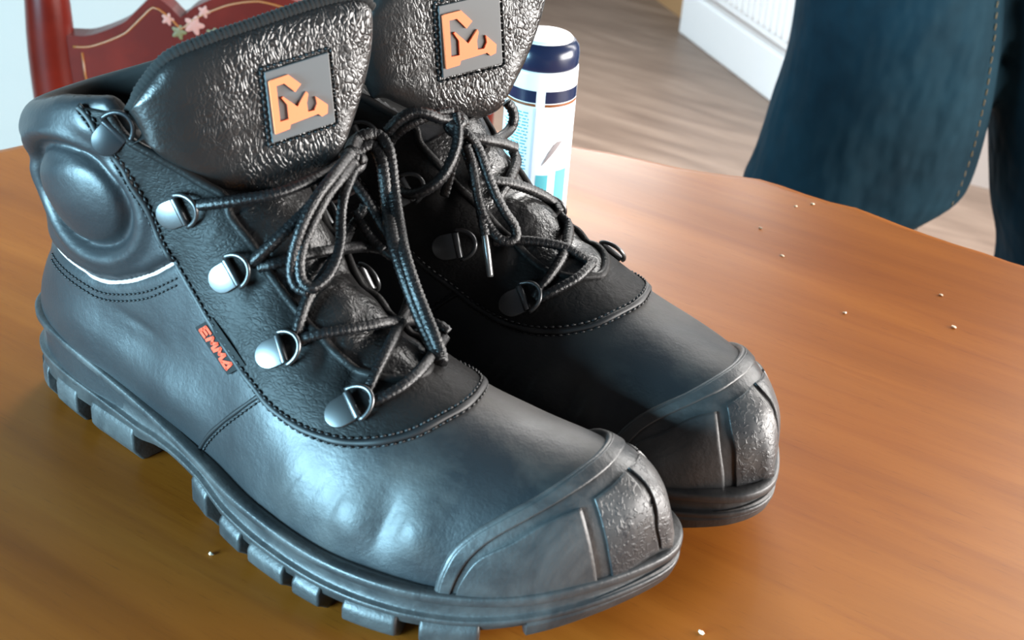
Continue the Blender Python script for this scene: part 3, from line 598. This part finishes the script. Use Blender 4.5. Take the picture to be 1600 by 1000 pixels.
ISCOL = (_c[:, 0] < np.interp(_c[:, 2], SEAMZ, SEAMX) + 2) & (_c[:, 2] > np.interp(_c[:, 0], PIPX, PIPZ))
INNER = samp(FB, _c, GRID, H) < -4.0
def sub(mask):
    q = BQ[mask]; u, inv = np.unique(q, return_inverse=True); return BV[u], inv.reshape(q.shape)

def patch(A, B, nu, nv, off, rim=0.8, smooth=1):
    """sheet laid on the boot between curves A and B, standing off the surface by 'off' with turned-down edges"""
    a = spline(A, n=nu); b = spline(B, n=nu); t = np.linspace(0, 1, nv)[None, :, None]
    P = proj(a[:, None] * (1 - t) + b[:, None] * t); n = nrm(P)
    def row(p, nn, o): return p + nn * o
    full = np.zeros((nu + 2, nv + 2, 3)); full[1:-1, 1:-1] = row(P, n, off)
    full[0, 1:-1] = row(P[0], n[0], -rim); full[-1, 1:-1] = row(P[-1], n[-1], -rim)
    full[1:-1, 0] = row(P[:, 0], n[:, 0], -rim); full[1:-1, -1] = row(P[:, -1], n[:, -1], -rim)
    for i, j, k, l in ((0, 0, 0, 0), (0, -1, 0, -1), (-1, 0, -1, 0), (-1, -1, -1, -1)): full[i, j] = row(P[k, l], n[k, l], -rim)
    M, K = full.shape[:2]; idx = np.arange(M * K).reshape(M, K)
    Q = np.stack([idx[:-1, :-1], idx[1:, :-1], idx[1:, 1:], idx[:-1, 1:]], -1).reshape(-1, 4)
    return full.reshape(-1, 3), Q
def surf_curve(P, off, step=1.2):
    return proj(spline(P, step), off)
def stitch_row(mb, C, off, ln=2.0, gap=1.0, r=0.45, shift=0.0):
    c = spline(proj(C), 0.5)
    L = np.r_[0, np.cumsum(np.linalg.norm(np.diff(c, axis=0), axis=1))]
    s = 0.5
    while s + ln < L[-1]:
        p = np.stack([[np.interp(q, L, c[:, j]) for j in range(3)] for q in (s, s + ln * .5, s + ln)])
        p = proj(p, off)
        if shift:
            t = p[2] - p[0]; p = p + shift * norm(np.cross(nrm(p), t[None]))
        p[1] += nrm(p[1:2])[0] * r * 0.8
        mb.add(*tube(p, [r * .6, r, r * .6], 5)); s += ln + gap
# ---- sole outline (toe to the +x side, lateral = -y)
OUT = arr([(-6, 4), (-4.5, -8), (1, -17.5), (12, -24.5), (31, -29.8), (58, -33.5), (90, -38.5), (122, -46), (150, -54.5), (182, -60), (207, -61), (230, -57.5), (250, -50), (268, -40), (282, -28.5), (293, -14), (301.5, 2), (306, 15), (305.5, 25), (300.5, 34), (292, 40.5), (278, 45.5), (258, 47.6), (235, 47.8), (200, 46), (165, 43), (130, 40.5), (90, 40.5), (50, 40.5), (28, 37.5), (13, 31), (3, 22), (-3.5, 13.5)])
OC = spline(OUT, n=420, closed=True)
_t = np.roll(OC, -1, 0) - np.roll(OC, 1, 0); ON = norm(np.stack([_t[:, 1], -_t[:, 0]], 1))
if ((OC + ON - OC.mean(0)) ** 2).sum() < ((OC - ON - OC.mean(0)) ** 2).sum(): ON = -ON
SX = [-10, 40, 80, 95, 112, 125, 145, 170, 250, 285, 306]
def zmid(x): return pchip(x, SX, [14, 14, 14.5, 18, 20, 19, 13, 10, 11, 18, 23])
def zbot(x): return pchip(x, [-10, 238, 260, 276, 290, 306], [0, 0, 2.5, 7, 11.5, 16])
def zr_out(x): return pchip(x, ZBX, ZB) + 1.0
def sole_mesh():
    x = OC[:, 0]; zt = zr_out(x); zm = zmid(x); h = zt - zm
    z2 = zm + .45 * (zt - 4 - zm)
    st = [(-9, zt - 1), (-4.2, zt + .2), (-3.4, zt + .6), (-.6, zt + .45), (.2, zt + .15), (.6, zt - .5), (.6, zt - 3.0), (.2, zt - 3.6), (-1.7, zt - 4), (-2.0, zt - 4.4), (-2.0, z2 + .9), (-1.5, z2 + .2), (0, z2), (.4, z2 - .4), (.3, z2 - 2.2), (-.6, z2 - 2.8), (-.8, zm + .5), (-2.5, zm), (-14, zm + .5)]
    n = len(OC); V = np.concatenate([np.c_[OC + ON * o, z] for o, z in st]); F = []
    for k in range(len(st) - 1):
        for i in range(n): F.append((k * n + i, k * n + (i + 1) % n, (k + 1) * n + (i + 1) % n, (k + 1) * n + i))
    F.append(tuple((len(st) - 1) * n + i for i in range(n))); F.append(tuple(range(n - 1, -1, -1)))
    return V, F
def lug_mesh(ix, depth=20):
    p = OC[ix]; nn = ON[ix]; x = p[:, 0]; zm = zmid(x); zb = zbot(x); hh = zm - zb
    pr = np.interp(x, [-8, 90, 130, 260, 275], [.3, .3, 1.6, 1.6, .3]); ti = np.interp(x, [250, 290], [0, 5]); st = [(-.8, zm + 4), (pr, zm + .5), (pr - ti * .25, zb + hh * .5), (-2.2 - ti * .6, zb + hh * .22), (-4.5 - ti, zb), (-depth, zb), (-depth, zm + 3)]
    n = len(p); k = len(st); V = np.concatenate([np.c_[p + nn * np.broadcast_to(o, (n,))[:, None], z] for o, z in st]); F = []
    for a in range(k):
        b = (a + 1) % k
        for i in range(n - 1): F.append((a * n + i, a * n + i + 1, b * n + i + 1, b * n + i))
    F.append(tuple(a * n for a in range(k))); F.append(tuple(a * n + n - 1 for a in range(k - 1, -1, -1)))
    return V, F
def run(side, x0, x1):
    m = (OC[:, 0] >= x0) & (OC[:, 0] <= x1) & ((OC[:, 1] < pchip(OC[:, 0], MIDX, MIDY)) == (side < 0))
    i = np.where(m)[0]
    k = np.where(np.diff(i) > 1)[0]
    return np.r_[i[k[0] + 1:], i[:k[0] + 1]] if len(k) else i
LUGS = [(s, a, b) for s in (-1, 1) for a, b in ((5, 13.5), (20, 38), (47, 79), (123, 136), (144, 159), (162.5, 184), (187, 202), (212, 234), (241, 262))]

# ---- curves of the panels (boot frame, mm)
CAPL = arr([(246, -48, 26), (246.7, -45.9, 34), (249.1, -42.1, 43), (254.4, -36.3, 50), (262.1, -28.1, 56.4), (269.2, -18.8, 61.8), (274.8, -6.7, 66.6), (277, 5, 68.6)])
CAPB = np.concatenate([CAPL, mirror_mid(CAPL[:-1])[::-1]])
CAPIN = arr([(249.5, -46, 26), (251, -43.7, 34), (253.8, -40, 41.8), (259, -33.8, 48.8), (266.5, -25.3, 55), (273.3, -16.2, 60), (279, -5.6, 64.5), (281.3, 5, 66.5)]); CAPIN = np.concatenate([CAPIN, mirror_mid(CAPIN[:-1])[::-1]])
_a = OC[(OC[:, 0] > 246)]; _i = np.where(OC[:, 0] > 246)[0]
CAPA = np.c_[OC[_i] - ON[_i] * 5, zr_out(OC[_i, 0]) - 1]
P1B = arr([(251.3, -44.9, 26), (253.3, -43.3, 34.1), (256.9, -39.3, 42.2), (265.1, -31.7, 48.7), (272.4, -22.8, 55.2), (280.5, -12.8, 59.3)])
P1A = arr([(252, -45.5, 26), (262, -39, 27), (273, -31.5, 28), (282, -22, 28.5), (289.5, -12, 29)])
P2B = arr([(282.8, -7.9, 61.1), (285.6, 0, 63.5), (286, 7, 64.6)])
P2A = arr([(293, -7.5, 31), (298.5, 2, 33.5), (302, 11.5, 35.5)])
FOUT = D['facing_out'][:-1]
FOUT = np.concatenate([arr(FOUT), arr([(225.2, -4.5, 75.6)])]); FOUT = np.concatenate([FOUT, mirror_mid(FOUT[:-1])[::-1]])
FIN = arr([(82, -37.5, 163)] + D['facing_in'] + D['facing_in2'][:6] + [(196, -19.5, 82), (203.5, -12, 82), (206, -5.5, 82)])
FIN = np.concatenate([FIN, mirror_mid(FIN[:-1])[::-1]])
QSEAM = arr(D['quarter'])
PIPL = arr([(8, -16, 80)] + D['pipe']); PIPA = np.concatenate([PIPL[::-1], arr([(5.5, 3, 80)]), mirror_mid(PIPL)])
ST1 = arr([(20, -20, 76)] + D['stitch1'])
EMBLEM = [(150, 380), (170, 365), (320, 310), (435, 385), (385, 455), (285, 385), (215, 410), (255, 715), (335, 690), (320, 570), (265, 512), (278, 500), (410, 580), (490, 450), (503, 470), (492, 545), (505, 622), (568, 606), (590, 550), (575, 490), (685, 555), (685, 630), (635, 660), (598, 638), (350, 735), (342, 775), (215, 825)]
def emblem_uv():
    TL, TR, BL = arr((118, 305)), arr((690, 110)), arr((200, 910))
    M = np.linalg.inv(np.stack([TR - TL, BL - TL], 1)); return [tuple(M @ (arr(p) - TL)) for p in EMBLEM]
def letters():
    """strokes of the four letters on a strip, x along the strip, y up"""
    def E(x): return [[(x, 0.08), (x, 0.92), (x + .72, 0.92)], [(x, .5), (x + .62, .5)], [(x, .08), (x + .72, .08)]]
    def Mm(x): return [[(x, 0.05), (x + .12, 0.9), (x + .5, .35), (x + .82, .9), (x + .95, .05)]]
    return E(0.1) + Mm(1.15) + Mm(2.35) + [[(3.5, .05), (4.15, .92), (4.35, .05), (3.62, .05)]]

def build_boot(root, far):
    mi = far
    def O(name, VF, m, parent=root, **k): return obj(name, VF[0], VF[1], m, parent, mirror=mi, **k)
    def MO(mb, name, m, parent=root, **k): return mb.out(name, m, parent, mirror=mi, **k)
    # body
    O('upper', sub(~ISCOL & ~INNER), LEATHER)
    O('padded_collar', sub(ISCOL & ~INNER), LEATHER)
    O('lining', sub(INNER), LINING, label='black textile lining inside the ankle opening')
    so = O('sole', sole_mesh(), RUBBER, recalc=True)
    for s, a, b in LUGS: bevel(O('tread_lug', lug_mesh(run(s, a, b)), RUBBER, so, recalc=True), 0.0011, 2)
    i = np.where(OC[:, 0] > 275)[0]; O('tread_lug', lug_mesh(i, 24), RUBBER, so, recalc=True, smooth=False)
    i = np.where(OC[:, 0] < 1)[0]; k = np.where(np.diff(i) > 1)[0]; i = np.r_[i[k[0] + 1:], i[:k[0] + 1]] if len(k) else i
    O('tread_lug', lug_mesh(i), RUBBER, so, recalc=True, smooth=False)
    # bumper cap
    cap = O('toe_cap', patch(CAPA, CAPB, 110, 40, 2.0, 2.5), RUBBER)
    rimp = patch(CAPB, CAPIN, 110, 8, 3.0, 0.5)
    O('toe_cap_rim', rimp, RUBBER, cap); O('toe_cap_bead', tube(surf_curve(CAPB, 1.0), 1.9, 12), RUBBER, cap)
    for A, B, pm in ((P1A, P1B, RUBBER), (P2A, P2B, RUBBERT), (mirror_mid(P1A), mirror_mid(P1B), RUBBER), (mirror_mid(P2A), mirror_mid(P2B), RUBBERT)):
        O('toe_cap_panel', patch(A, B, 40, 26, 3.0, -1.5), pm, cap)
    # lace panel with its welt and stitching
    O('facing_panel', patch(FOUT, FIN, 200, 22, 1.5, 1.0), CRINKLE)
    hl = len(FIN) // 2; gi = 6
    O('gusset', patch(FIN[gi:hl], FIN[::-1][gi:hl], 120, 40, 0.5, 0.5), GUSSET)
    O('facing_edge_roll', tube(surf_curve(FIN, 1.2), 1.9, 8), CRINKLE)
    O('welt_seam', tube(surf_curve(FOUT, 0.8), 1.5, 8, braid=0.2), SEAM)
    mb = MB(); stitch_row(mb, FOUT, 1.7, 2.2, 0.9, 0.55, 1.6); stitch_row(mb, FOUT, 0.4, 2.2, 0.9, 0.5, -1.7)
    MO(mb, 'seam_stitching', SEAM, kind='stuff')
    for q in (QSEAM, mirror_mid(QSEAM)):
        O('quarter_seam', tube(surf_curve(q, 0.1), 0.9, 6, braid=0.2), SEAM)
        mb = MB(); stitch_row(mb, q, 0.2, 2.2, 0.8, 0.5, 1.8); MO(mb, 'seam_stitching', SEAM, kind='stuff')
    O('reflective_piping', tube(surf_curve(PIPA, -0.6), 1.15, 8), PIPE, label='thin pale reflective piping below the padded collar')
    for q in (ST1, mirror_mid(ST1)):
        mb = MB(); stitch_row(mb, q, 0.1, 1.9, 0.9, 0.5); stitch_row(mb, q - arr([0, 0, 3]), 0.1, 1.9, 0.9, 0.5)
        MO(mb, 'seam_stitching', SEAM, kind='stuff')
    # lace hardware
    def hardware(tab, ring, name='lace_ring', STEEL=STEEL):
        tab = proj(arr([tab]))[0]; ring = proj(arr([ring]))[0]
        n = nrm(tab[None])[0]; ax = ring - tab; ax -= n * (ax @ n); ax /= np.linalg.norm(ax); wv = np.cross(n, ax)
        th = np.linspace(np.pi / 2, 3 * np.pi / 2, 13)
        pl = [(5, -5.6)] + [(-.6 + 6 * np.cos(t), -5.6 * np.sin(t) * -1) for t in th[::-1]] + [(5, 5.6)]
        mb = MB(); mb.add(*prism(pl, tab, ax, wv, n, 1.4, 3.0))
        e = tab + ax * 5 + n * 3.0
        mb.add(*tube(np.stack([e - wv * 5.6, e, e + wv * 5.6]), 1.6, 10))
        p = MO(mb, name, STEEL, recalc=True); bevel(p, 0.0004)
        t2 = np.linspace(-np.pi / 2, np.pi / 2, 19)
        arc = np.stack([e + ax * (8.2 * np.cos(t)) + wv * (6.4 * np.sin(t)) + n * (1.2 * np.cos(t)) for t in t2])
        O('ring', tube(arc, 0.95, 8), STEEL, p)
    for a, b in zip(D['tabs'], D['rings']): hardware(a, b)
    for a, b in zip(mirror_mid(D['tabs'][:2]) - arr([7, 0, 0]), mirror_mid(D['rings'][:2]) - arr([7, 0, 0])): hardware(a, b)
    hardware((147.2, 26.4, 88.5), (153, 22.7, 90.6)); hardware((182.3, 24.7, 72.2), (188.7, 20, 76.6))
    for h in (D['hook'], mirror_mid(D['hook'])): hardware(h[0], h[1], 'lace_hook', DARKM)
    # tongue
    T = arr(D['tongue_far' if far else 'tongue_near']); cam_l = arr([0.45, 0.75 if far else -0.75, 0.5])
    nu, nv = 60, 40
    rows = [spline(T[:, k], n=nu) for k in range(3)]
    v = np.linspace(0, 1, nv)[None, :, None]
    G = rows[0][:, None] * (1 - v) * (1 - 2 * v) + rows[1][:, None] * 4 * v * (1 - v) + rows[2][:, None] * v * (2 * v - 1)
    n = norm(np.cross(np.gradient(G, axis=0), np.gradient(G, axis=1)))
    if (n[nu // 2, nv // 2] @ cam_l) < 0: n = -n
    u = np.linspace(0, 1, nu)[:, None]; vv = v[..., 0]
    e = np.clip(np.minimum(np.minimum(u, 1 - u) * 95, np.minimum(vv, (1 - vv) * 1.3) * 65) / 13, 0, 1); e = np.sqrt(np.clip(1 - (1 - e) ** 2, 0, 1))
    fr = G + n * (-4.5 + 4.5 * e)[..., None]; bk = G - n * (5.0 + 2.5 * e)[..., None]
    idx = np.arange(nu * nv).reshape(nu, nv); q = np.stack([idx[:-1, :-1], idx[1:, :-1], idx[1:, 1:], idx[:-1, 1:]], -1).reshape(-1, 4)
    edge = np.r_[idx[0, :], idx[1:, -1], idx[-1, -2::-1], idx[-2:0:-1, 0]]; m = nu * nv
    rim = np.stack([edge, np.roll(edge, -1), np.roll(edge, -1) + m, edge + m], -1)
    O('tongue', (np.concatenate([fr.reshape(-1, 3), bk.reshape(-1, 3)]), np.concatenate([q, q[:, ::-1] + m, rim])), GRAIN, recalc=True)
    bind = spline((G - n * 6.0)[:, 0], 0.7); L = np.arange(len(bind)) * 0.7
    O('tongue_binding', tube(bind, 2.9 + 0.28 * np.sin(L * 3.4), 10), LINING)
    # badge with raised emblem
    Q = arr(D['badge_far' if far else 'badge_near']); A = Q[0]; U = (Q[1] - Q[0] + Q[2] - Q[3]) / 2; W = (Q[3] - Q[0] + Q[2] - Q[1]) / 2
    Nn = np.cross(U, W); Nn /= np.linalg.norm(Nn); Nn = -Nn if Nn @ cam_l < 0 else Nn
    b = O('badge', prism([(0, 0), (1, 0), (1, 1), (0, 1)], A, U, W, Nn, -3, 1.5), PATCH, smooth=False, recalc=True, label='dark grey square rubber badge with an orange emblem'); bevel(b, 0.0003)
    O('emblem', prism(emblem_uv(), A, U, W, Nn, 1.2, 2.7), ORANGE, b, smooth=False, recalc=True, label='raised orange letter emblem')
    mb = MB(); lu, lw = np.linalg.norm(U), np.linalg.norm(W)
    for c0, c1 in (((0, 0), (1, 0)), ((1, 0), (1, 1)), ((1, 1), (0, 1)), ((0, 1), (0, 0))):
        c0, c1 = (arr(c0) - .5) * 1.1 + .5, (arr(c1) - .5) * 1.1 + .5; k = 11
        for i in range(k):
            s0, s1 = c0 + (c1 - c0) * (i + .1) / k, c0 + (c1 - c0) * (i + .8) / k
            P = np.stack([A + U * s[0] + W * s[1] for s in (s0, (s0 + s1) / 2, s1)]) + Nn * arr([[.2], [.9], [.2]])
            mb.add(*tube(P, 0.5, 5))
    MO(mb, 'badge_stitching', SEAM, kind='stuff')
    # woven side label on the lateral flank
    tg = proj(D['tag'], 0.3); A = tg[0]; U = (tg[3] - tg[0] + tg[2] - tg[1]) / 2; W = (tg[1] - tg[0] + tg[2] - tg[3]) / 2
    Nn = nrm(tg.mean(0)[None])[0]
    U = U - Nn * (U @ Nn); W = W - Nn * (W @ Nn)
    A = tg.mean(0) - U / 2 - W / 2; A = A + Nn * max(0, 0.6 - sdf(tg.mean(0)[None])[0])
    if far: A = A + U; U = -U
    lb = O('side_label', prism([(-.03, 0), (1.03, 0), (1.03, 1.5), (-.03, 1.5)], A, U, W, Nn, -1.5, 1.5), TAGM, smooth=False, recalc=True, label='small black flag label with red-orange lettering')
    mb = MB()
    for st in letters():
        st = arr(st); st = np.c_[st[:, 0] / 4.45 * .9 + .05, st[:, 1] * .62 + .2]
        for p0, p1 in zip(st[:-1], st[1:]):
            a3, b3 = A + U * p0[0] + W * p0[1], A + U * p1[0] + W * p1[1]
            d = norm(b3 - a3); sd = np.cross(Nn, d) * 0.62
            a3, b3 = a3 - d * .45, b3 + d * .45
            V = np.stack([a3 - sd, b3 - sd, b3 + sd, a3 + sd]); V = np.concatenate([V + Nn * 1.3, V + Nn * 1.95])
            mb.add(V, [(3, 2, 1, 0), (4, 5, 6, 7), (0, 1, 5, 4), (1, 2, 6, 5), (2, 3, 7, 6), (3, 0, 4, 7)])
    MO(mb, 'lettering', REDOR, lb, smooth=False, recalc=True)
    # shoelace
    mb = MB(); tips = []
    for k, P in D['laces_far' if far else 'laces_near'].items():
        if k == 'aglet': tips.append(P); continue
        r = 2.75 if k.startswith('right_loop') and not far else 2.15
        mb.add(*tube(spline(P, 0.8), r, 12, braid=0.19))
    kn = arr((143.5, 20.5, 142)) if far else arr((144, 28.5, 139.5))
    for j, (ax, rr) in enumerate((((.3, .9, .3), 3.6), ((.8, -.3, .5), 3.4), ((.2, .3, .9), 3.0))):
        ax = norm(arr(ax)); t = norm(np.cross(ax, arr([0, 0, 1.]))); b2 = np.cross(ax, t); th = np.linspace(0, 2 * np.pi, 17)
        mb.add(*tube(np.stack([kn + (j - 1) * ax * 2 + rr * (t * np.cos(a) + b2 * np.sin(a)) for a in th]), 2.2, 10, braid=0.1))
    sl = MO(mb, 'shoelace', LACE)
    for P in tips: O('aglet', tube(spline(P, 1.0), 1.5, 10), AGLET, sl)
FAR0 = (0.01218, 0.10323); FARA = -0.01233
near_boot = thing('work_boot', 'nearer black leather safety boot in front, red-lettered label on its flank, laces loosely bowed', 'boot', (0, 0, TZ0), 0, 'pair of black work boots')
build_boot(near_boot, False)
far_boot = thing('work_boot', 'farther black leather safety boot behind, beside the spray can, lace end with shiny tip hanging', 'boot', (FAR0[0], FAR0[1], TZ0), FARA, 'pair of black work boots')
build_boot(far_boot, True)
